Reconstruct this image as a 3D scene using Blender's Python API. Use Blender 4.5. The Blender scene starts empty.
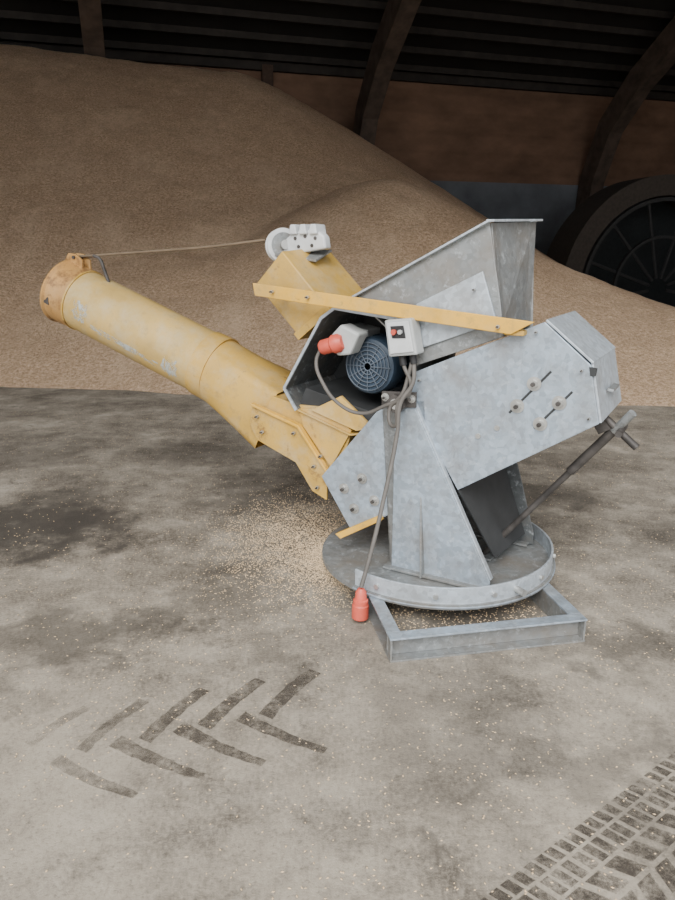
import bpy, bmesh, math, random
from mathutils import Vector, Matrix, noise
random.seed(4)
COL=bpy.context.collection
# ------------------------------------------------ materials
def newmat(name):
    m=bpy.data.materials.new(name); m.use_nodes=True
    nt=m.node_tree; b=nt.nodes['Principled BSDF']
    return m,nt,b
def N(nt,t,**k):
    n=nt.nodes.new(t)
    for a,v in k.items():
        if a in n.inputs: n.inputs[a].default_value=v
        else: setattr(n,a,v)
    return n
def coords(nt,scale=1.0,kind='Object'):
    tc=N(nt,'ShaderNodeTexCoord'); mp=N(nt,'ShaderNodeMapping')
    nt.links.new(tc.outputs[kind],mp.inputs['Vector'])
    s=scale if isinstance(scale,tuple) else (scale,)*3
    mp.inputs['Scale'].default_value=s
    return mp.outputs[0]
def ramp(nt,inp,stops):
    r=N(nt,'ShaderNodeValToRGB'); e=r.color_ramp.elements
    while len(e)<len(stops): e.new(.5)
    for el,(p,c) in zip(e,stops):
        el.position=p; el.color=(c[0],c[1],c[2],1) if hasattr(c,'__len__') else (c,c,c,1)
    nt.links.new(inp,r.inputs[0]); return r.outputs[0]
def noise_n(nt,vec,scale,detail=4,rough=.55):
    n=N(nt,'ShaderNodeTexNoise'); n.inputs['Scale'].default_value=scale
    n.inputs['Detail'].default_value=detail; n.inputs['Roughness'].default_value=rough
    nt.links.new(vec,n.inputs['Vector']); return n.outputs[0]
def mixc(nt,fac,a,b,mode='MIX'):
    m=N(nt,'ShaderNodeMix'); m.data_type='RGBA'; m.blend_type=mode
    for sock,v in ((m.inputs[0],fac),(m.inputs[6],a),(m.inputs[7],b)):
        if hasattr(v,'is_linked') : nt.links.new(v,sock)
        elif hasattr(v,'__len__'): sock.default_value=(*v[:3],1)
        else: sock.default_value=v
    return m.outputs[2]
def mult(nt,a,b_):
    mm=N(nt,'ShaderNodeMath',operation='MULTIPLY'); nt.links.new(a,mm.inputs[0]); nt.links.new(b_,mm.inputs[1]); return mm.outputs[0]
def bump(nt,b,h,strength=.3,dist=.01):
    bp=N(nt,'ShaderNodeBump'); bp.inputs['Strength'].default_value=strength; bp.inputs['Distance'].default_value=dist
    nt.links.new(h,bp.inputs['Height']); nt.links.new(bp.outputs[0],b.inputs['Normal'])
def simple(name,c,rough=.6,metal=0,var=.15,scale=12):
    m,nt,b=newmat(name); v=coords(nt)
    n=noise_n(nt,v,scale,5)
    lo=tuple(x*(1-var) for x in c); hi=tuple(min(1,x*(1+var)) for x in c)
    nt.links.new(ramp(nt,n,[(.35,lo),(.65,hi)]),b.inputs['Base Color'])
    b.inputs['Roughness'].default_value=rough; b.inputs['Metallic'].default_value=metal
    return m
def galv(name,c,dirt=.5,metal=.4):
    m,nt,b=newmat(name); v=coords(nt)
    vo=N(nt,'ShaderNodeTexVoronoi'); vo.inputs['Scale'].default_value=48; nt.links.new(v,vo.inputs['Vector'])
    sp=ramp(nt,vo.outputs['Color'],[(.1,tuple(x*.82 for x in c)),(.9,tuple(x*1.13 for x in c))])
    n=noise_n(nt,v,5,8,.65)
    d=ramp(nt,n,[(.44,0),(.70,dirt)])
    col=mixc(nt,d,sp,(.24,.21,.175))
    n2=noise_n(nt,v,22,8,.75)
    d2=ramp(nt,n2,[(.56,0),(.66,.4)])
    col=mixc(nt,d2,col,(.66,.71,.75))
    n3=noise_n(nt,coords(nt,(1,1,.30)),14,7,.7)
    col=mixc(nt,ramp(nt,n3,[(.56,0),(.70,.7*dirt)]),col,(.20,.20,.20))
    nt.links.new(col,b.inputs['Base Color'])
    b.inputs['Metallic'].default_value=metal
    nt.links.new(ramp(nt,n2,[(.35,.38),(.65,.62)]),b.inputs['Roughness'])
    return m
GALV=galv('galvanised_steel',(.38,.455,.535),.6)
GALVL=galv('galvanised_steel_light',(.50,.56,.62),.4)
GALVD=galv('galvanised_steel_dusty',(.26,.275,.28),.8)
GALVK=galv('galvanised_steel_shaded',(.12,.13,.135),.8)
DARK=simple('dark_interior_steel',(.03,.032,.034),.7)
def yellowmat(name,c,rustlo,dust=.4):
    m,nt,b=newmat(name); v=coords(nt)
    n=noise_n(nt,v,4,8,.65)
    col=ramp(nt,n,[(.3,tuple(x*.72 for x in c)),(.5,c),(.75,tuple(min(1,x*1.15) for x in c))])
    n4=noise_n(nt,v,7,9,.7)
    col=mixc(nt,ramp(nt,n4,[(.46,0),(.64,dust)]),col,(.52,.44,.30))
    n5=noise_n(nt,v,16,9,.75)
    col=mixc(nt,ramp(nt,n5,[(.52,0),(.70,.55)]),col,(.26,.18,.09))
    n2=noise_n(nt,v,9,9,.75)
    r=ramp(nt,n2,[(rustlo,0),(rustlo+.1,.8)])
    col=mixc(nt,r,col,(.18,.09,.035))
    nt.links.new(col,b.inputs['Base Color']); b.inputs['Roughness'].default_value=.5
    return m
YEL=yellowmat('yellow_paint',(.57,.355,.08),.60)
YELT=yellowmat('yellow_paint_tube',(.56,.38,.125),.63,.5)
YELW=yellowmat('yellow_paint_worn',(.57,.35,.07),.55)
RUST=yellowmat('rusty_yellow',(.46,.25,.08),.52,.15)
BARY=yellowmat('yellow_bar_paint',(.76,.43,.05),.61,.2)
def wornmat():
    m,nt,b=newmat('worn_pale_paint'); v=coords(nt)
    n=noise_n(nt,v,16,8,.75)
    nt.links.new(ramp(nt,n,[(.38,0),(.58,.75)]),b.inputs['Alpha'])
    b.inputs['Base Color'].default_value=(.52,.57,.56,1); b.inputs['Roughness'].default_value=.6
    return m
WORN=wornmat()
WHITE=simple('white_paint',(.62,.64,.65),.45,0,.12)
BLACK=simple('black_rubber',(.02,.02,.022),.6)
GREYC=simple('grey_cable',(.12,.11,.10),.6)
RED=simple('red_plastic',(.62,.10,.065),.45)
BLUE=simple('blue_motor_paint',(.035,.058,.09),.5,0,.2)
PGREY=simple('grey_plastic',(.45,.47,.47),.5,0,.08)
BOLT=simple('zinc_bolt',(.50,.50,.48),.4,.7)
RSTEEL=simple('weathered_steel_rod',(.075,.068,.064),.6,.3,.4)
ROPE=simple('rope_fibre',(.16,.12,.08),.9)
# ------------------------------------------------ helpers
def obj(name,me,mat,parent=None,bev=0,smooth=False):
    o=bpy.data.objects.new(name,me); COL.objects.link(o)
    if mat: me.materials.append(mat)
    if parent: o.parent=parent
    if bev:
        b=o.modifiers.new('b','BEVEL'); b.width=bev; b.segments=2; b.limit_method='ANGLE'
    if smooth:
        for p in me.polygons: p.use_smooth=True
    return o
def mesh(name,vs,fs):
    me=bpy.data.meshes.new(name); me.from_pydata([tuple(v) for v in vs],[],fs)
    bm=bmesh.new(); bm.from_mesh(me); bmesh.ops.recalc_face_normals(bm,faces=bm.faces); bm.to_mesh(me); bm.free()
    return me
C=Vector((.51,3.3,0)); PH=math.radians(30)
machine=bpy.data.objects.new('grain_conveyor_thrower',None); COL.objects.link(machine)
machine.location=C; machine.rotation_euler=(0,0,-PH)
MI=(Matrix.Translation(C)@Matrix.Rotation(-PH,4,'Z')).inverted()
def prism(name,poly,w0,w1,mat,bev=.003,parent=machine,poly2=None):
    n=len(poly); p2=poly2 or poly
    vs=[(s,w0,z) for s,z in poly]+[(s,w1,z) for s,z in p2]
    fs=[tuple(range(n)),tuple(range(2*n-1,n-1,-1))]+[(i,(i+1)%n,n+(i+1)%n,n+i) for i in range(n)]
    return obj(name,mesh(name,vs,fs),mat,parent,bev)
def slab(name,pts,th,mat,bev=.002,parent=machine):
    P=[Vector(p) for p in pts]; nn=(P[1]-P[0]).cross(P[2]-P[0]).normalized()*th/2
    n=len(P); vs=[p-nn for p in P]+[p+nn for p in P]
    fs=[tuple(range(n)),tuple(range(2*n-1,n-1,-1))]+[(i,(i+1)%n,n+(i+1)%n,n+i) for i in range(n)]
    return obj(name,mesh(name,vs,fs),mat,parent,bev)
def lathe(name,p0,p1,prof,mat,seg=40,parent=machine,smooth=True,caps=True,bev=0):
    """prof: list of (t along axis in metres, radius)"""
    p0=Vector(p0);p1=Vector(p1); ax=(p1-p0).normalized()
    a=ax.orthogonal().normalized(); b=ax.cross(a)
    vs=[];fs=[]
    for t,r in prof:
        for k in range(seg):
            an=2*math.pi*k/seg; vs.append(p0+ax*t+(a*math.cos(an)+b*math.sin(an))*r)
    for i in range(len(prof)-1):
        for k in range(seg):
            fs.append((i*seg+k,i*seg+(k+1)%seg,(i+1)*seg+(k+1)%seg,(i+1)*seg+k))
    if caps:
        fs.append(tuple(range(seg))); fs.append(tuple(range((len(prof)-1)*seg,len(prof)*seg)))
    o=obj(name,mesh(name,vs,fs),mat,parent,bev)
    if smooth:
        o.data.shade_smooth() if hasattr(o.data,'shade_smooth') else None
        m=o.modifiers.new('es','EDGE_SPLIT'); m.split_angle=math.radians(35)
    return o
def cyl(name,p0,p1,r,mat,seg=24,parent=machine,r2=None):
    L=(Vector(p1)-Vector(p0)).length
    return lathe(name,p0,p1,[(0,r),(L,r if r2 is None else r2)],mat,seg,parent)
def cable(name,pts,r,mat,parent=machine):
    cu=bpy.data.curves.new(name,'CURVE'); cu.dimensions='3D'; cu.bevel_depth=r; cu.bevel_resolution=3; cu.use_fill_caps=True
    sp=cu.splines.new('BEZIER'); sp.bezier_points.add(len(pts)-1)
    for bp,p in zip(sp.bezier_points,pts):
        bp.co=p; bp.handle_left_type=bp.handle_right_type='AUTO'
    cu.materials.append(mat); o=bpy.data.objects.new(name,cu); COL.objects.link(o)
    if parent:o.parent=parent
    return o
def bolt(name,s,w,z,r=.017,washer=True):
    if washer: cyl(name+'_washer',(s,w,z),(s,w-.005,z),r*1.35,BOLT,20)
    cyl(name+'_head',(s,w-.004,z),(s,w-.018,z),r*.8,BOLT,6)
    cyl(name+'_thread',(s,w-.017,z),(s,w-.032,z),r*.42,RSTEEL,12)

# ------------------------------------------------ discharge tube (upper left)
A=Vector((-2.45,-.142,1.380)); B=Vector((-1.40,-.03,.975)); Cc=Vector((-.93,0,.745))
ax=(B-A).normalized(); L=(B-A).length
lathe('tube_mouth_rusty_ring',A,B,[(.16,.174),(0,.176),(-.012,.203),(0,.205),(.012,.194),(.15,.191),(.152,.186)],RUST,56,caps=False)
lathe('tube_barrel',A,B,[(.13,.186),(L+.02,.186)],YELT,56,caps=False)
lathe('tube_inner_lining',A,B,[(.0,.178),(L,.178)],DARK,40,caps=False)
lathe('tube_band',A,B,[(.145,.187),(.145,.193),(.157,.193),(.157,.187)],YELW,56,caps=False)
lathe('tube_collar',A,B,[(L-.05,.187),(L-.05,.195),(L+.05,.198),(L+.05,.187)],YEL,56,caps=False)
# worn pale patches on the barrel, thin curved sheets hugging it
def patch(name,t0,t1,a0,a1,seed,mat=WORN,sk=0):
    up=Vector((0,0,1)); sd=ax.cross(up).normalized(); 
    if sd.y>0: sd=-sd
    u2=sd.cross(ax).normalized()
    if u2.z<0:u2=-u2
    vs=[];fs=[];nt_,na=40,18
    for i in range(nt_+1):
        for j in range(na+1):
            t=t0+(t1-t0)*i/nt_; a=math.radians(a0+(a1-a0)*j/na+sk*i/nt_)
            vs.append(A+ax*t+(sd*math.cos(a)+u2*math.sin(a))*.1873)
    for i in range(nt_):
        for j in range(na):
            q=noise.noise(Vector((i*.22+seed,j*.25,seed)))+.45-1.3*(abs((i+.5)/nt_-.5)**3*4)-.9*(abs((j+.5)/na-.5)**2*3)
            if q>0: fs.append((i*(na+1)+j,(i+1)*(na+1)+j,(i+1)*(na+1)+j+1,i*(na+1)+j+1))
    obj(name,mesh(name,vs,fs),mat,machine,0,True)
patch('worn_patch_1',.22,.34,-20,18,1.3)
patch('worn_patch_2',.36,.88,-24,-10,5.1,WORN,-8)
patch('worn_patch_3',.90,1.02,-36,2,9.7)
# round-to-square transition into the throat
seg=48; vs=[];fs=[]; steps=8
axis2=(Cc-B).normalized()
sd=Vector((0,1,0)); 
for i in range(steps+1):
    t=i/steps; c=B+(Cc-B)*t; axx=ax.lerp(axis2,t).normalized(); u=axx.cross(sd).normalized(); v=u.cross(axx).normalized()
    for k in range(seg):
        an=2*math.pi*k/seg; cx,cy=math.cos(an),math.sin(an)
        m=max(abs(cx),abs(cy)); rd=Vector((cx,cy))*.190; sq=Vector((cx/m,cy/m)); sq=Vector((sq.x*.205,sq.y*.185))
        e=rd.lerp(sq,t**1.3*.85)
        vs.append(c+v*e.x+u*e.y)
for i in range(steps):
    for k in range(seg): fs.append((i*seg+k,i*seg+(k+1)%seg,(i+1)*seg+(k+1)%seg,(i+1)*seg+k))
o=obj('tube_transition',mesh('tube_transition',vs,fs),YEL,machine,0,True)
# mouth ear, hinge bracket
ear=[(-2.43,1.565),(-2.28,1.515),(-2.28,1.57),(-2.33,1.605),(-2.39,1.61)]
prism('mouth_ear',ear,-.155,-.140,RUST)
prism('mouth_ear_b',ear,-.095,-.080,RUST)
cyl('mouth_ear_pin',(-2.34,-.165,1.585),(-2.34,-.065,1.585),.010,RSTEEL)
slab('mouth_latch',[(-2.43,-.325,1.37),(-2.39,-.325,1.355),(-2.40,-.325,1.31),(-2.44,-.325,1.325)],.012,RSTEEL)
cable('stay_rope',[(-2.34,-.11,1.59),(-1.9,-.09,1.612),(-1.4,-.05,1.640),(-1.02,-.01,1.675)],.008,ROPE)
cable('stay_shackle',[(-2.22,-.11,1.595),(-2.17,-.11,1.575),(-2.14,-.11,1.51),(-2.10,-.12,1.44)],.010,RSTEEL)
# ------------------------------------------------ throat and side arms (yellow)
prism('throat_box',[(-.98,.68),(-.86,.89),(-.70,.86),(-.54,.865),(-.38,.77),(-.47,.50),(-.56,.47)],-.215,.215,YEL)
for w,nm in ((-.245,'front'),(.235,'back')):
    prism('arm_plate_'+nm,[(-.991,.724),(-.966,.846),(-.672,.763),(-.506,.548),(-.513,.385),(-.60,.42),(-.70,.56),(-.941,.647)],w,w+.012,YELW)
    prism('throat_cheek_'+nm,[(-.682,.842),(-.539,.866),(-.375,.770),(-.494,.560),(-.66,.755)],w+.013,w+.022,YEL)
    prism('arm_edge_'+nm,[(-.966,.836),(-.966,.850),(-.668,.767),(-.500,.552),(-.506,.540),(-.675,.752)],w-.02,w+.012,BARY)
for i,(s,z) in enumerate([(-.93,.78),(-.90,.70),(-.70,.72),(-.58,.56),(-.56,.45),(-.54,.62)]): bolt('arm_bolt_%d'%i,s,-.245,z,.011,False)
prism('lower_strip',[(-.43,.235),(-.40,.215),(-.17,.36),(-.18,.385)],-.30,-.272,BARY)
# ------------------------------------------------ drive housing (open front)
H=[(-.753,.948),(-.53,1.309),(-.458,1.358),(-.047,1.312),(-.028,1.18),(-.06,.958),(-.237,.783),(-.374,.751),(-.682,.842)]
def wall(i,j,mat,nm,w0=-.25,w1=.25,th=.008):
    a,b=H[i],H[j]
    d=Vector((b[0]-a[0],b[1]-a[1])).normalized(); n=Vector((-d.y,d.x))*th/2
    prism(nm,[(a[0]-n.x,a[1]-n.y),(b[0]-n.x,b[1]-n.y),(b[0]+n.x,b[1]+n.y),(a[0]+n.x,a[1]+n.y)],w0,w1,mat,.001)
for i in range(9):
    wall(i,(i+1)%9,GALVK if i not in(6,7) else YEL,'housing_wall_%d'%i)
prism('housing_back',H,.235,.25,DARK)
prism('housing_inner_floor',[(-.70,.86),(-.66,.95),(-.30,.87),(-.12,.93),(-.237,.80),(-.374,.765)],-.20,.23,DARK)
slab('housing_inner_yellow',[(-.60,-.24,.85),(-.34,-.24,.775),(-.25,-.24,.80),(-.45,-.20,.93)],.02,YEL)
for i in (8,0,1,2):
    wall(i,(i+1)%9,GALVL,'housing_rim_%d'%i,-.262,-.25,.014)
# motor
mc=(-.31,1.085)
lathe('motor_body',(mc[0],-.10,mc[1]),(mc[0],.22,mc[1]),[(0,.118),(.02,.125),(.30,.125),(.32,.1)],BLUE,36)
for k in range(20):
    a=2*math.pi*k/20; c,s_=math.cos(a),math.sin(a)
    slab('motor_fin_%d'%k,[(mc[0]+c*.12,-.06,mc[1]+s_*.12),(mc[0]+c*.142,-.06,mc[1]+s_*.142),(mc[0]+c*.142,.2,mc[1]+s_*.142),(mc[0]+c*.12,.2,mc[1]+s_*.12)],.006,BLUE,0)
lathe('motor_fan_cover',(mc[0],-.19,mc[1]),(mc[0],.0,mc[1]),[(.004,0.02),(0,.10),(.012,.13),(.03,.138),(.13,.138)],BLUE,40,caps=False)
GR=simple('motor_grille_grey',(.08,.10,.13),.5)
for k in range(1,7):
    r=.019*k
    cable('motor_grille_ring_%d'%k,[(mc[0]+r*math.cos(t*math.pi/6),-.196,mc[1]+r*math.sin(t*math.pi/6)) for t in range(13)],.003,GR)
for k in range(12):
    a=math.pi*k/6
    cyl('motor_grille_spoke_%d'%k,(mc[0]+.02*math.cos(a),-.196,mc[1]+.02*math.sin(a)),(mc[0]+.12*math.cos(a),-.194,mc[1]+.12*math.sin(a)),.003,GR,8)
prism('motor_terminal_box',[(-.50,1.19),(-.47,1.27),(-.35,1.25),(-.36,1.17)],-.12,.02,PGREY,.006)
# inlet socket : pale body and red cap
prism('inlet_socket_body',[(-.47,1.22),(-.40,1.29),(-.30,1.25),(-.35,1.15),(-.42,1.14)],-.30,-.20,PGREY,.012)
lathe('inlet_socket_red_cap',(-.50,-.31,1.175),(-.37,-.30,1.215),[(0,.030),(.01,.036),(.06,.036),(.07,.044),(.10,.044),(.12,.03)],RED,24)
# switch box
prism('switch_box',[(-.141,1.325),(-.013,1.340),(.02,1.185),(-.115,1.166)],-.37,-.285,PGREY,.008)
prism('switch_box_lid',[(-.128,1.315),(-.022,1.328),(.006,1.198),(-.105,1.18)],-.378,-.371,WHITE,.004)
prism('switch_panel',[(-.105,1.302),(-.042,1.308),(-.03,1.255),(-.095,1.25)],-.383,-.379,BLACK)
cyl('switch_red_button',(-.085,-.383,1.278),(-.085,-.395,1.278),.012,RED)
cyl('switch_dark_button',(-.055,-.383,1.28),(-.055,-.393,1.28),.010,PGREY)
cyl('switch_gland_1',(-.07,-.33,1.178),(-.06,-.33,1.13),.016,BLACK)
cyl('switch_gland_2',(-.02,-.33,1.188),(-.01,-.33,1.14),.016,BLACK)
# ------------------------------------------------ belt box (large side plates)
HX=[(-.031,1.093),(.528,1.341),(.72,1.182),(.773,.95),(.199,.572),(-.051,.962)]
def inset(poly,k):
    cx=sum(p[0] for p in poly)/len(poly);cz=sum(p[1] for p in poly)/len(poly)
    return [(cx+(s-cx)*k,cz+(z-cz)*k) for s,z in poly]
prism('belt_box_core',inset(HX,.975),-.262,.245,GALVD,.004)
prism('belt_box_side_front',HX,-.275,-.262,GALV)
prism('belt_box_side_back',HX,.245,.257,GALV)
slab('belt_box_end_cover',[(.722,-.262,1.19),(.722,.245,1.19),(.777,.245,.952),(.777,-.262,.952)],.010,GALVL)
slab('belt_box_top_cover',[(.532,-.27,1.348),(.532,.25,1.348),(.728,.25,1.190),(.728,-.27,1.190)],.010,GALVL)
slab('end_cover_handle',[(.765,-.10,1.06),(.765,.05,1.06),(.79,.05,1.055),(.79,-.10,1.055)],.012,GALVD)
prism('end_notch',[(.715,1.175),(.745,1.17),(.742,1.14),(.722,1.14)],-.279,-.262,DARK,.001)
for i,(s,z) in enumerate([(.443,.989),(.506,1.089),(.544,.924),(.613,1.020)]):
    bolt('adjuster_bolt_%d'%i,s,-.276,z,.022)
for i,(a,b) in enumerate([((.41,.955),(.57,1.145)),((.52,.90),(.66,1.07))]):
    d=(Vector(b)-Vector(a)).normalized(); n=Vector((-d.y,d.x))*.005
    prism('adjuster_slot_%d'%i,[(a[0]-n.x,a[1]-n.y),(b[0]-n.x,b[1]-n.y),(b[0]+n.x,b[1]+n.y),(a[0]+n.x,a[1]+n.y)],-.2765,-.274,DARK,0)
for i,(s,z) in enumerate([(.281,.838),(.363,.884)]): cyl('side_plug_%d'%i,(s,-.275,z),(s,-.282,z),.012,BOLT,16)
for i,(s,z) in enumerate([(.0,1.06),(.50,1.30),(.69,1.16),(.735,.97)]): bolt('side_screw_%d'%i,s,-.275,z,.008,False)
# ------------------------------------------------ hopper
prism('hopper_side_front',[(-.351,1.408),(.271,1.728),(.335,1.42),(.36,1.27),(-.03,1.12),(-.05,1.25)],-.258,-.250,GALVD)
prism('hopper_side_back',[(-.351,1.408),(.33,1.74),(.36,1.27),(-.03,1.12)],.20,.208,GALVD)
slab('hopper_end_plate',[(.275,-.25,1.725),(.335,.205,1.745),(.345,.205,1.28),(.345,-.25,1.28)],.008,GALVD)
slab('hopper_slope_plate',[(-.345,-.25,1.405),(-.345,.205,1.405),(-.02,.205,1.15),(-.02,-.25,1.15)],.008,GALVD)
slab('hopper_lip_front',[(-.36,-.285,1.408),(-.36,-.25,1.408),(.275,-.25,1.732),(.275,-.285,1.732)],.010,GALVL)
slab('hopper_lip_end',[(.265,-.285,1.732),(.33,.22,1.752),(.365,.22,1.752),(.30,-.285,1.732)],.010,GALVL)
slab('hopper_lip_back',[(-.36,.205,1.408),(-.36,.24,1.408),(.335,.24,1.752),(.335,.205,1.752)],.010,GALVL)
prism('hopper_patch_plate',[(-.035,1.392),(.258,1.535),(.330,1.33),(-.019,1.195)],-.272,-.259,GALVL)
for i,(s,z) in enumerate([(.03,1.36),(.23,1.46),(.29,1.34)]): bolt('patch_screw_%d'%i,s,-.272,z,.007,False)
# ------------------------------------------------ yellow bar and box
BP=[(-.873,1.468),(-.6,1.444),(.503,1.344),(.41,1.290),(-.6,1.383),(-.862,1.408)]
prism('yellow_bar',BP,-.335,-.323,BARY)
prism('yellow_bar_flange',[(-.6,1.383),(.41,1.290),(.40,1.302),(-.6,1.395)],-.323,-.285,YELW)
for i,(s,z) in enumerate([(-.75,1.43),(-.55,1.41),(.36,1.32)]): bolt('bar_bolt_%d'%i,s,-.335,z,.010,False)
cyl('bar_spacer_1',(-.75,-.325,1.43),(-.75,-.195,1.43),.012,RSTEEL)
cyl('bar_spacer_2',(.36,-.325,1.31),(.36,-.25,1.31),.012,RSTEEL)
prism('bar_end_bracket',[(.38,1.285),(.38,1.31),(.46,1.305),(.46,1.285)],-.322,-.27,YELW)
prism('yellow_drive_box',[(-.952,1.457),(-.788,1.618),(-.532,1.353),(-.69,1.20)],-.20,.20,YEL,.006,poly2=[(-.94,1.48),(-.776,1.645),(-.518,1.39),(-.68,1.22)])
prism('drive_box_foot',[(-.72,1.22),(-.69,1.19),(-.50,1.34),(-.53,1.37)],-.215,.215,YELW)
# ------------------------------------------------ winch pulley and white bracket
pc=Vector((-.92,0,1.645)); pd=Vector((.75,-.62,.1)).normalized()
lathe('winch_pulley',pc-pd*.022,pc+pd*.022,[(0,.03),(0,.088),(.010,.088),(.016,.072),(.028,.072),(.034,.088),(.044,.088),(.044,.03)],WHITE,40)
cyl('winch_hub',pc-pd*.05,pc+pd*.06,.024,BOLT)
lathe('winch_pulley_dark_face',pc+pd*.0215,pc+pd*.03,[(0,.066),(.003,.066)],GALVD,32)
prism('winch_bracket',[(-.90,1.61),(-.88,1.68),(-.83,1.715),(-.70,1.725),(-.65,1.69),(-.64,1.63),(-.78,1.61)],-.03,.03,WHITE,.010)
for k in range(3):
    prism('winch_bracket_rib_%d'%k,[(-.85+.06*k,1.70),(-.84+.06*k,1.748),(-.81+.06*k,1.748),(-.80+.06*k,1.70)],-.05,.05,WHITE,.006)
for i,(s,z) in enumerate([(-.82,1.68),(-.76,1.69),(-.70,1.68),(-.80,1.64),(-.72,1.645)]): cyl('winch_hole_%d'%i,(s,-.031,z),(s,-.034,z),.009,RSTEEL,16)
slab('winch_foot',[(-.93,-.06,1.60),(-.93,.1,1.62),(-.68,.1,1.62),(-.68,-.06,1.57)],.012,GALVD)
# ------------------------------------------------ lower body
LP=[(-.524,.521),(-.177,.94),(.023,.97),(.06,.62),(-.086,.421),(-.348,.258)]
prism('lower_body_core',inset(LP,.96),-.262,.262,GALVK)
prism('lower_side_front',LP,-.275,-.262,GALV)
prism('lower_side_back',LP,.262,.275,GALVD)
for i,(s,z) in enumerate([(-.39,.48),(-.289,.549),(-.332,.385),(-.221,.447)]): bolt('lower_bolt_%d'%i,s,-.276,z,.020)
# ------------------------------------------------ pivot stands
for sgn,nm in ((-1,'front'),(1,'back')):
    w=.300*sgn
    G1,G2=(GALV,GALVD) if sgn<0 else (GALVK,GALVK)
    if sgn<0: poly=[(-.107,.965),(-.028,.975),(.385,.175),(.385,.135),(-.106,.135)]
    else: poly=[(-.107,.965),(-.028,.975),(.31,.56),(.42,.20),(.42,.135),(-.106,.135)]
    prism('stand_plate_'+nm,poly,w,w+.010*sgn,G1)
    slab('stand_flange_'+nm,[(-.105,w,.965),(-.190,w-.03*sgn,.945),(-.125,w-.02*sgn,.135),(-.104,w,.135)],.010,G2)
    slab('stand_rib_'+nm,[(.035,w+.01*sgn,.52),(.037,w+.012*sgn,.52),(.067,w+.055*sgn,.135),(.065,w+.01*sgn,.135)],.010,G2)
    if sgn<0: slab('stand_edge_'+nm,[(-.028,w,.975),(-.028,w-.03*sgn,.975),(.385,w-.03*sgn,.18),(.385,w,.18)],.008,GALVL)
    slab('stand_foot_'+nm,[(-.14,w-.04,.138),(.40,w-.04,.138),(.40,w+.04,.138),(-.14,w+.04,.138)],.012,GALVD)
cyl('pivot_shaft',(-.085,-.36,.955),(-.085,.36,.955),.024,BOLT)
cyl('pivot_nut',(-.085,-.33,.955),(-.085,-.355,.955),.045,RSTEEL,6)
slab('pivot_clamp',[(-.17,-.315,1.0),(.0,-.315,1.01),(.0,-.315,.94),(-.17,-.315,.93)],.014,RSTEEL)
bolt('clamp_bolt_1',-.15,-.322,.975,.014); bolt('clamp_bolt_2',-.02,-.322,.98,.014)
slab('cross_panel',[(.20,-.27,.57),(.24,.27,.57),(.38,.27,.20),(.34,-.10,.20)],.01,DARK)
# ------------------------------------------------ turntable disc + rim
lathe('turntable_disc',(0,0,.105),(0,0,.2),[(0,.59),(.022,.59)],GALVD,72)
def arc_band(name,r0,r1,z0,z1,a0,a1,mat,seg=80):
    vs=[];fs=[]
    for i in range(seg+1):
        a=math.radians(a0+(a1-a0)*i/seg)+PH
        for r,z in ((r0,z0),(r1,z0),(r1,z1),(r0,z1)): vs.append((r*math.cos(a),r*math.sin(a),z))
    for i in range(seg):
        for k in range(4): fs.append((4*i+k,4*i+(k+1)%4,4*i+4+(k+1)%4,4*i+4+k))
    fs+= [(0,1,2,3),(4*seg,4*seg+1,4*seg+2,4*seg+3)]
    return obj(name,mesh(name,vs,fs),mat,machine,.002)
arc_band('turntable_rim',.568,.578,.118,.205,222,400,GALVL)
arc_band('turntable_rim_lip',.568,.594,.112,.120,222,400,GALV)
for i,a in enumerate([235,262,288,300,318,345]):
    an=math.radians(a)+PH; c,s_=math.cos(an),math.sin(an)
    cyl('rim_bolt_%d'%i,(c*.575,s_*.575,.163),(c*(.59 if a!=300 else .63),s_*(.59 if a!=300 else .63),.163),.012 if a!=300 else .016,BOLT,10)
lathe('turntable_bearing',(0,0,.06),(0,0,.2),[(0,.42),(.045,.42)],GALVD,60)
# ------------------------------------------------ square base frame (C channels, open outwards)
u=Vector((.983,.185,0)); v=Vector((-.185,.983,0)); O=Vector((.213,2.467,0))
FW,FD,FH=.865,.98,.108
def WL(p): return MI@Vector(p)
def channel(name,p,d,outw,Ln):
    d=Vector(d);o_=Vector(outw)
    def bx(nm,off0,off1,z0,z1,mat):
        c=[p+o_*off0,p+o_*off1,p+o_*off1+d*Ln,p+o_*off0+d*Ln]
        vs=[WL((q.x,q.y,z0)) for q in c]+[WL((q.x,q.y,z1)) for q in c]
        obj(nm,mesh(nm,vs,[(0,1,2,3),(4,5,6,7),(0,1,5,4),(1,2,6,5),(2,3,7,6),(3,0,4,7)]),mat,machine,.001)
    bx(name+'_web',-.056,-.048,.009,FH-.009,GALVD)
    bx(name+'_top_flange',-.056,0,FH-.008,FH,GALV)
    bx(name+'_bottom_flange',-.056,0,.0,.008,GALVD)
channel('frame_front',O,u,-v,FW); channel('frame_back',O+v*FD,u,v,FW)
channel('frame_left',O+v*.057,v,-u,FD-.114); channel('frame_right',O+u*FW+v*.057,v,u,FD-.114)
for q,nm in ((O+u*.002,'l'),(O+u*(FW-.010),'r')):
    vs=[WL((q+a*u+b*v+Vector((0,0,z)))) for z in (.0085,FH-.0085) for a,b in ((0,.004),(.008,.004),(.008,.047),(0,.047))]
    obj('frame_corner_plate_'+nm,mesh('cp',vs,[(0,1,2,3),(4,5,6,7),(0,1,5,4),(1,2,6,5),(2,3,7,6),(3,0,4,7)]),GALVD,machine)
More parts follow.
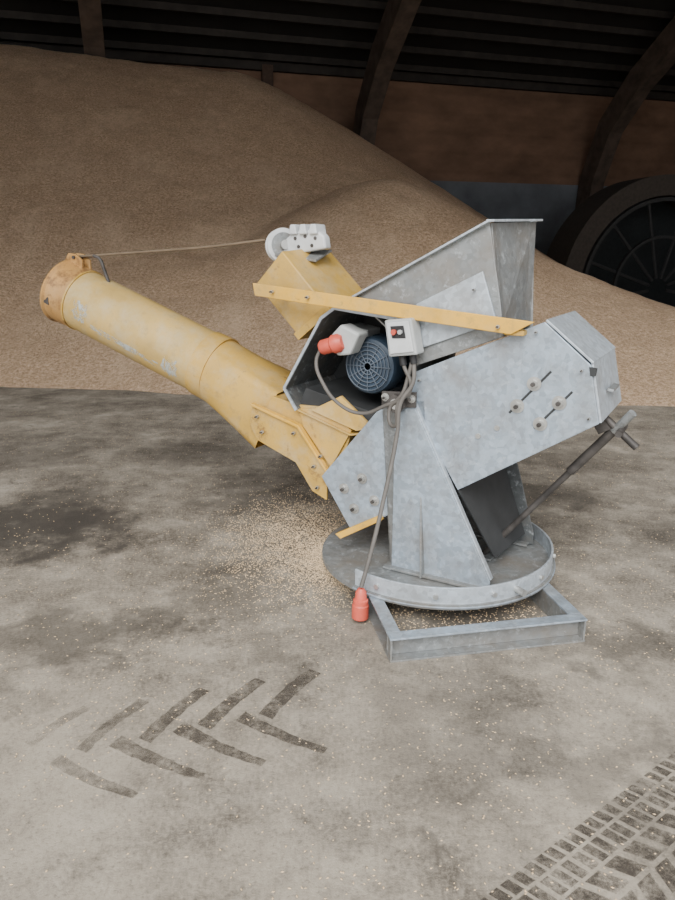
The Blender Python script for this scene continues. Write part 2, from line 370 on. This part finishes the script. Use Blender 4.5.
# ------------------------------------------------ diagonal brace with handle
cyl('brace_rod',(.24,.05,.145),(.80,-.02,.875),.015,RSTEEL)
cyl('brace_sleeve',(.63,0,.655),(.80,-.02,.875),.021,RSTEEL)
cyl('brace_handle_bar',(.73,-.02,.945),(.90,-.05,.815),.016,RSTEEL)
cyl('brace_handle_grip',(.80,-.03,.87),(.87,-.06,.965),.018,GALVD)
cyl('brace_handle_cross',(.83,-.12,.88),(.83,.06,.88),.014,RSTEEL)
slab('brace_lug',[(.70,-.03,.91),(.76,-.03,.96),(.79,-.03,.88),(.74,-.03,.85)],.02,RSTEEL)
slab('brace_foot',[(.19,.0,.135),(.29,.0,.135),(.29,.1,.135),(.19,.1,.135)],.012,GALVD)
# ------------------------------------------------ cables and plug
cable('power_cable',[(-.01,-.33,1.14),(.0,-.36,1.06),(-.045,-.385,.97),(-.05,-.40,.84),(-.065,-.50,.54),(-.085,-.585,.30),(-.10,-.635,.17)],.010,GREYC)
cable('power_cable_b',[(-.06,-.33,1.13),(-.01,-.36,1.03),(-.06,-.375,.965),(-.075,-.385,.86),(-.11,-.36,.93),(-.04,-.375,.99)],.009,GREYC)
cable('loop_cable',[(-.50,-.31,1.175),(-.515,-.33,1.11),(-.47,-.35,1.02),(-.37,-.36,.925),(-.25,-.36,.895),(-.14,-.36,.94),(-.06,-.36,.99),(-.03,-.34,1.09),(-.02,-.33,1.15)],.009,GREYC)
lathe('red_plug',(-.10,-.635,.165),(-.10,-.645,.0),[(0,.014),(.015,.024),(.05,.027),(.055,.034),(.075,.034),(.08,.038),(.14,.038),(.145,.033)],RED,28)

# ================================================= environment
# floor
m,nt,b=newmat('dusty_concrete')
v0=coords(nt)
n1=noise_n(nt,v0,.55,10,.62); n2=noise_n(nt,v0,2.2,12,.76); n3=noise_n(nt,v0,70,5,.75); n4=noise_n(nt,v0,7,9,.78); n6=noise_n(nt,v0,1.3,10,.72)
base=ramp(nt,n1,[(.32,(.115,.098,.078)),(.5,(.215,.188,.152)),(.66,(.33,.292,.24))])
base=mixc(nt,.6,base,ramp(nt,n2,[(.39,(.045,.037,.030)),(.46,(.155,.134,.108)),(.54,(.27,.24,.197)),(.64,(.48,.43,.36))]))
base=mixc(nt,ramp(nt,n4,[(.37,.75),(.46,0)]),base,(.075,.063,.050))
base=mixc(nt,ramp(nt,n4,[(.54,0),(.64,.45)]),base,(.44,.395,.33))
geo=N(nt,'ShaderNodeNewGeometry')
# base colour paler towards the doorway (y -> 0), in uneven patches
sx=N(nt,'ShaderNodeSeparateXYZ'); nt.links.new(geo.outputs['Position'],sx.inputs[0])
mr=N(nt,'ShaderNodeMapRange'); mr.inputs['From Min'].default_value=3.6; mr.inputs['From Max'].default_value=1.5; mr.inputs['To Max'].default_value=.8
nt.links.new(sx.outputs['Y'],mr.inputs['Value'])
base=mixc(nt,mult(nt,mr.outputs[0],ramp(nt,n6,[(.40,0),(.58,1)])),base,(.47,.415,.335))
base=mixc(nt,ramp(nt,n3,[(.47,0),(.66,.5)]),base,(.48,.42,.34))
base=mixc(nt,ramp(nt,n3,[(.32,.5),(.45,0)]),base,(.085,.072,.058))
nv=N(nt,'ShaderNodeTexNoise'); nv.inputs['Scale'].default_value=2.6; nv.inputs['Detail'].default_value=10; nv.inputs['Roughness'].default_value=.70; nt.links.new(geo.outputs['Position'],nv.inputs['Vector'])
sub=N(nt,'ShaderNodeVectorMath',operation='SUBTRACT'); nt.links.new(nv.outputs['Color'],sub.inputs[0]); sub.inputs[1].default_value=(.5,.5,.5)
sc=N(nt,'ShaderNodeVectorMath',operation='SCALE'); sc.inputs['Scale'].default_value=1.7; nt.links.new(sub.outputs[0],sc.inputs[0])
ad=N(nt,'ShaderNodeVectorMath',operation='ADD'); nt.links.new(geo.outputs['Position'],ad.inputs[0]); nt.links.new(sc.outputs[0],ad.inputs[1])
for (x,y,r,k) in [(-1.95,3.95,.62,.9),(-1.55,3.85,.42,.8),(-1.75,4.5,.40,.6),(1.36,4.55,.5,.65),(-.55,4.6,.5,.55),(-1.15,2.6,.45,.6),(-.8,2.75,.25,.55),(.45,2.1,.45,.4),(.55,3.0,.65,.65),(-2.6,5.6,.8,.4),(2.2,3.6,.6,.5),(1.3,2.6,.35,.55),(-.5,3.1,.4,.45),(1.9,5.4,.7,.35),(.1,1.5,.2,.4),(-1.3,5.6,.6,.35),(.9,1.9,.3,.4),(-.2,2.6,.25,.35)]:
    ds=N(nt,'ShaderNodeVectorMath',operation='DISTANCE'); nt.links.new(ad.outputs[0],ds.inputs[0]); ds.inputs[1].default_value=(x,y,0)
    mr=N(nt,'ShaderNodeMapRange'); mr.inputs['From Min'].default_value=r; mr.inputs['From Max'].default_value=r*.45; mr.inputs['To Max'].default_value=k
    nt.links.new(ds.outputs['Value'],mr.inputs['Value'])
    base=mixc(nt,mr.outputs[0],base,(.05,.043,.036))
nt.links.new(base,b.inputs['Base Color']); b.inputs['Roughness'].default_value=.8
hh=mixc(nt,.5,n2,n3); bump(nt,b,hh,.45,.014)
me=mesh('floor',[(-30,-25,0),(35,-25,0),(35,45,0),(-30,45,0)],[(0,1,2,3)]); obj('floor',me,m)
# tyre tracks
def marks(name,quads,mat,z=.0015):
    vs=[];fs=[]
    for q in quads:
        i=len(vs); vs+=[(x,y,z) for x,y in q]; fs.append(tuple(range(i,i+len(q))))
    me=bpy.data.meshes.new(name); me.from_pydata(vs,[],fs); return obj(name,me,mat)
def trackmat(name,c,lo,hi,amax,fade=None):
    m,nt,b=newmat(name); v=coords(nt); n=noise_n(nt,v,13,12,.85)
    a=ramp(nt,n,[(lo,0),(hi,amax)])
    if fade:
        sx=N(nt,'ShaderNodeSeparateXYZ'); nt.links.new(v,sx.inputs[0])
        mr=N(nt,'ShaderNodeMapRange'); mr.inputs['From Min'].default_value=fade[0]; mr.inputs['From Max'].default_value=fade[1]; mr.inputs['To Min'].default_value=.25
        nt.links.new(sx.outputs['X'],mr.inputs['Value'])
        a=mult(nt,a,mr.outputs[0])
    nt.links.new(a,b.inputs['Alpha'])
    n=noise_n(nt,v,30,5,.7); nt.links.new(ramp(nt,n,[(.3,tuple(x*.8 for x in c)),(.7,tuple(x*1.25 for x in c))]),b.inputs['Base Color'])
    b.inputs['Roughness'].default_value=.9; return m
def bar(a,b_,w0,w1,curve=0):
    a=Vector(a);b_=Vector(b_);d=(b_-a).normalized();n=Vector((-d.y,d.x)); out=[];o2=[]; K=14
    for i in range(K+1):
        t=i/K; p=a.lerp(b_,t)+n*curve*math.sin(math.pi*t)*1; w=(w0+(w1-w0)*t)/2
        out.append(tuple(p+n*(w+random.uniform(-.003,.003)))); o2.append(tuple(p-n*(w+random.uniform(-.003,.003))))
    return out+o2[::-1]
Q=[bar((-.66,2.00),(-.51,2.29),.060,.050,.010),bar((-.47,2.07),(-.30,2.35),.062,.055,.010),bar((-.26,2.13),(-.09,2.41),.062,.058,.010),bar((-.86,1.95),(-.72,2.22),.05,.045,.012),bar((-1.05,1.98),(-.92,2.18),.045,.04,.01),
   bar((-.76,2.0),(-.43,1.83),.060,.030,-.01),bar((-.56,2.07),(-.24,1.89),.062,.030,-.01),bar((-.35,2.13),(-.04,1.95),.058,.030,-.01),bar((-.93,1.91),(-.62,1.75),.05,.03,-.01)]
marks('tire_track_tractor',Q,trackmat('track_dark_dust',(.080,.067,.054),.38,.56,.80,(-1.05,-.45)))
Q=[];d=Vector((.76,.55)).normalized();n=Vector((d.y,-d.x));o0=Vector((.10,1.20))
def rect(t,s,lt,ls,sk=0):
    p=o0+d*t+n*s; return [tuple(p),tuple(p+d*lt),tuple(p+d*(lt+sk)+n*ls),tuple(p+d*sk+n*ls)]
t=0
while t<1.9:
    for s,l in ((0,.045),(.055,.06),(.30,.06),(.37,.045)):
        Q.append(rect(t+random.uniform(-.003,.003),s,.032,l,.012))
    t+=.045
t=0
while t<1.9:
    Q.append(rect(t,.125,.060,.07,.035)); Q.append(rect(t+.02,.210,.060,.07,-.035)); t+=.085
marks('tire_track_loader',Q,trackmat('track_faint_dust',(.065,.054,.044),.40,.58,.78))
# scattered grain
vs=[];fs=[]
def kernel(x,y,z=0.0):
    L=random.uniform(.0035,.0060);W=L*.55;a=random.uniform(0,math.pi);c,s_=math.cos(a),math.sin(a);i=len(vs)
    for px,py,pz in ((L,0,W*.6),(-L,0,W*.6),(0,W,W*.6),(0,-W,W*.6),(0,0,W*1.3),(0,0,0)):
        vs.append((x+px*c-py*s_,y+px*s_+py*c,z+pz))
    for f_ in ((0,2,4),(2,1,4),(1,3,4),(3,0,4),(2,0,5),(1,2,5),(3,1,5),(0,3,5)): fs.append(tuple(i+k for k in f_))
for _ in range(10000):
    y=1.15+random.random()**1.2*6; x=random.uniform(-.75,.75)*(y+.6)
    if noise.noise(Vector((x*.9,y*.9,3)))+random.random()*.9>.25: kernel(x,y)
for _ in range(9000):
    kernel(random.gauss(-.22,.24),random.gauss(3.75,.36))
for _ in range(5000):
    kernel(random.gauss(-.04,.10),random.gauss(3.45,.20))
for _ in range(1800):
    p=O+u*random.uniform(.07,.79)+v*random.uniform(.07,.9); kernel(p.x,p.y)
mg=simple('grain_kernels',(.68,.51,.32),.7,0,.25,300)
me=bpy.data.meshes.new('scattered_grain'); me.from_pydata(vs,[],fs); obj('scattered_grain',me,mg)
# ---- barn frame vectors
WD=Vector((.959,.284,0)); WN=Vector((.284,-.959,0)); W0=Vector((-9.6,22,0))
# grain heaps
def smax(a,b,k=.35):
    h=max(0,min(1,.5+.5*(a-b)/k)); return b+(a-b)*h+k*h*(1-h)
def cone(x,y,cx,cy,hz,sl,c=.9,ex=1.0):
    r=math.sqrt(((x-cx)*ex)**2+(y-cy)**2+c*c)-c*.8
    return hz-sl*r
def hfun(x,y):
    a=Vector((-9.5,20.4));b_=Vector((-2.9,20.3)); t=max(0,min(1,(Vector((x,y))-a).dot(b_-a)/(b_-a).length_squared))
    q=a.lerp(b_,t); dd=math.sqrt((x-q.x)**2+(y-q.y)**2+1.0)-.85
    far=(7.05+(6.3-7.05)*t)-.615*dd
    nearh=cone(x,y,.75,13.3,2.98,.575,.8,1.0)
    n2=cone(x,y,-2.9,12.3,1.75,.54,1.0,.75)
    n3=cone(x,y,3.2,11.6,1.45,.46,1.0,.90)
    n4=cone(x,y,5.6,10.2,.75,.30,.8,.8)
    h=smax(nearh,n3,.4); h=smax(h,n4,.4); h=smax(h,n2,.4); h=smax(h,far,.06)
    h+=.03*noise.noise(Vector((x*1.3,y*1.3,0)))+.05*noise.noise(Vector((x*.3,y*.3,5)))+.02*noise.noise(Vector((x*4,y*4,1)))
    return h
vs=[];fs=[];nx,ny=250,180;x0,x1,y0,y1=-15.9,13,6.6,26
for j in range(ny+1):
    for i in range(nx+1):
        x=x0+(x1-x0)*i/nx;y=y0+(y1-y0)*j/ny; h=hfun(x,y)
        dn=(Vector((x,y,0))-W0).dot(WN)
        if dn<.95: h=-.2
        vs.append((x,y,max(h,-.06)))
for j in range(ny):
    for i in range(nx):
        q=(j*(nx+1)+i,j*(nx+1)+i+1,(j+1)*(nx+1)+i+1,(j+1)*(nx+1)+i)
        if max(vs[k][2] for k in q)>-.055: fs.append(q)
m,nt,b=newmat('grain_heap_material'); v0=coords(nt)
n1=noise_n(nt,v0,.35,6,.6); n2=noise_n(nt,v0,3.0,10,.78); n3=noise_n(nt,v0,24,6,.9); n5=noise_n(nt,coords(nt,(1,.45,1)),1.3,8,.7)
c=ramp(nt,n1,[(.3,(.62,.41,.25)),(.7,(.76,.53,.345))])
c=mixc(nt,.65,c,ramp(nt,n3,[(.39,(.20,.12,.065)),(.5,(.64,.43,.27)),(.61,(1.0,.84,.63))]))
c=mixc(nt,ramp(nt,n2,[(.48,0),(.66,.42)]),c,(.42,.27,.16))
c=mixc(nt,ramp(nt,n5,[(.5,0),(.66,.4)]),c,(.86,.65,.45))
nt.links.new(c,b.inputs['Base Color']); b.inputs['Roughness'].default_value=.9
bump(nt,b,mixc(nt,.6,n3,n2),1.0,.07)
me=bpy.data.meshes.new('grain_heap'); me.from_pydata(vs,[],fs); obj('grain_heap',me,m,None,0,True)
# barn shell
def wp(a,dn,z): p=W0+WD*a+WN*dn; return (p.x,p.y,z)
def boxw(name,a0,a1,d0,d1,z0,z1,mat,parent=None,bev=0):
    vs=[wp(a0,d0,z0),wp(a1,d0,z0),wp(a1,d1,z0),wp(a0,d1,z0),wp(a0,d0,z1),wp(a1,d0,z1),wp(a1,d1,z1),wp(a0,d1,z1)]
    return obj(name,mesh(name,vs,[(0,1,2,3),(4,5,6,7),(0,1,5,4),(1,2,6,5),(2,3,7,6),(3,0,4,7)]),mat,parent,bev)
CONC=simple('wall_concrete',(.15,.16,.175),.9,0,.25,.8)
def boards(name,c):
    m,nt,b=newmat(name); v=coords(nt)
    w=N(nt,'ShaderNodeTexWave'); w.wave_type='BANDS'; w.bands_direction='Z'; w.inputs['Scale'].default_value=.5; w.inputs['Distortion'].default_value=.3
    nt.links.new(v,w.inputs['Vector'])
    n=noise_n(nt,coords(nt,(.5,.5,1)),1.2,8,.65)
    k=mixc(nt,.75,ramp(nt,w.outputs['Fac'],[(0,tuple(x*.7 for x in c)),(.15,c)]),ramp(nt,n,[(.3,tuple(x*.5 for x in c)),(.7,tuple(x*1.35 for x in c))]))
    nt.links.new(k,b.inputs['Base Color']); b.inputs['Roughness'].default_value=.85; return m
BOARD=boards('wall_boards',(.20,.115,.073))
ROOFM=boards('roof_sheeting',(.020,.017,.015))
TIMB=simple('glulam_timber',(.085,.060,.045),.8,0,.3,3)
PURL=simple('purlin_timber',(.030,.024,.020),.8,0,.3,3)
POST=simple('brown_post',(.075,.045,.03),.8)
boxw('wall_back',-14,34,0,-.3,-.05,4.1,CONC)
boxw('wall_back_upper',-14,34,0,-.25,4.1,7.35,BOARD)
def plainbox(name,x0,x1,y0,y1,z0,z1,mat):
    vs=[(x0,y0,z0),(x1,y0,z0),(x1,y1,z0),(x0,y1,z0),(x0,y0,z1),(x1,y0,z1),(x1,y1,z1),(x0,y1,z1)]
    return obj(name,mesh(name,vs,[(0,1,2,3),(4,5,6,7),(0,1,5,4),(1,2,6,5),(2,3,7,6),(3,0,4,7)]),mat)
plainbox('wall_left',-16.4,-16,-1,24,-.05,12,BOARD)
plainbox('wall_right',19,19.4,-1,34,-.05,12,BOARD)
prof=[(-.3,7.3),(2,8.2),(5,9.3),(9,10.4),(14,11.2),(20,11.6),(26,11.6)]
vs=[];fs=[]
for dn,z in prof: vs+= [wp(-14,dn,z),wp(34,dn,z)]
for i in range(len(prof)-1): fs.append((2*i,2*i+1,2*i+3,2*i+2))
k=len(vs)
for dn,z in prof: vs+= [wp(-14,dn,z+.2),wp(34,dn,z+.2)]
for i in range(len(prof)-1): fs.append((k+2*i,k+2*i+1,k+2*i+3,k+2*i+2))
obj('ceiling',mesh('ceiling',vs,fs),ROOFM)
boxw('unseen_shade_board',-14,34,26,26.3,10.1,11.8,BOARD)  # unseen board added under the roof edge to darken the far heap
pe=bpy.data.objects.new('roof_purlins',None); COL.objects.link(pe)
def zr(dn):
    for (a,za),(c_,zc) in zip(prof,prof[1:]):
        if a<=dn<=c_: return za+(zc-za)*(dn-a)/(c_-a)
dn=.4;i=0
while dn<16:
    boxw('purlin_%d'%i,-14,34,dn,dn+.10,zr(dn)-.20,zr(dn)-.02,PURL,pe); dn+=.8;i+=1
boxw('eaves_beam',-14,34,0,.2,7.15,7.4,PURL,pe)
def arch(name,a):
    ctr=[(.35,2.6),(.5,4.2),(1.3,5.9),(2.6,7.1),(4.6,8.3),(7,9.2),(10,10.0),(14,10.6),(20,11.0)]
    vs=[];fs=[];wd=.26;dp=.40
    for i,(dn,z) in enumerate(ctr):
        p=Vector(ctr[max(0,i-1)]);q=Vector(ctr[min(len(ctr)-1,i+1)]);d=(q-p).normalized();n=Vector((d.y,-d.x))
        for sa,sn in ((-1,-1),(1,-1),(1,1),(-1,1)):
            vs.append(wp(a+sa*wd,dn+n.x*sn*dp,z+n.y*sn*dp))
    for i in range(len(ctr)-1):
        for k in range(4): fs.append((4*i+k,4*i+(k+1)%4,4*i+4+(k+1)%4,4*i+4+k))
    fs+=[(0,1,2,3),tuple(4*(len(ctr)-1)+k for k in range(4))]
    o=obj(name,mesh(name,vs,fs),TIMB)
for i,a in enumerate((2.6,10.6,19.6,28.6)):
    arch('arch_beam' if i==0 else 'arch_beam.%03d'%i,a)
for i,a in enumerate((.15,7.5)):
    boxw('wall_post' if i==0 else 'wall_post.%03d'%i,a,a+.34,0,.25,3.0,7.3,POST)
boxw('roof_hanger_post',-3.55,-3.32,3.2,3.45,7.0,9.2,simple('hanger_timber',(.24,.16,.11),.8))
# half-round steel hoop (ventilation tunnel) at the right
hoop=bpy.data.objects.new('ventilation_tunnel_hoop',None); COL.objects.link(hoop); hoop.location=(9.3,20.6,.65); hoop.rotation_euler=(0,0,math.radians(12))
HM=simple('hoop_steel',(.028,.028,.028),.8); HB=simple('hoop_band',(.052,.042,.034),.9)
def hband(name,r0,r1,y0,y1,mat):
    vs=[];fs=[];sg=48
    for i in range(sg+1):
        a=math.radians(-14+208*i/sg)
        for r,y in ((r0,y0),(r1,y0),(r1,y1),(r0,y1)): vs.append((r*math.cos(a),y,r*math.sin(a)))
    for i in range(sg):
        for k in range(4): fs.append((4*i+k,4*i+(k+1)%4,4*i+4+(k+1)%4,4*i+4+k))
    obj(name,mesh(name,vs,fs),mat,hoop)
hband('outer_band',2.55,3.1,-.1,1.2,HB); hband('rim',2.40,2.5,-.15,.05,HM); hband('inner_ring',1.4,1.48,-.1,.02,HM)
for k in range(8):
    a=math.radians(-10+200*k/7)
    cyl('spoke_%d'%k,(.3*math.cos(a),0,.3*math.sin(a)),(2.42*math.cos(a),0,2.42*math.sin(a)),.045,HM,8,hoop)
vs=[(3*math.cos(math.radians(-12+204*i/40)),1.15,3*math.sin(math.radians(-12+204*i/40))) for i in range(41)]
obj('back_disc',mesh('back_disc',vs,[tuple(range(41))]),simple('hoop_dark',(.014,.017,.018),.9),hoop)
# ------------------------------------------------ light
w=bpy.data.worlds.new('world'); bpy.context.scene.world=w; w.use_nodes=True
w.node_tree.nodes['Background'].inputs[0].default_value=(.96,.98,1,1); w.node_tree.nodes['Background'].inputs[1].default_value=1.9
sd_=bpy.data.lights.new('sun','SUN'); sd_.energy=5.2; sd_.angle=math.radians(38); sd_.color=(1,.98,.94)
so=bpy.data.objects.new('sun',sd_); COL.objects.link(so)
dirv=Vector((.18,.735,-.68)); so.rotation_euler=dirv.to_track_quat('-Z','Y').to_euler(); so.location=(0,-5,8)
# ------------------------------------------------ camera
cam=bpy.data.cameras.new('camera'); co=bpy.data.objects.new('camera',cam); COL.objects.link(co)
cam.sensor_fit='VERTICAL'; cam.sensor_height=36; cam.lens=27.6
co.location=(0,0,1.6); co.rotation_euler=(math.radians(90-15.8),0,0); cam.clip_end=200
bpy.context.scene.camera=co
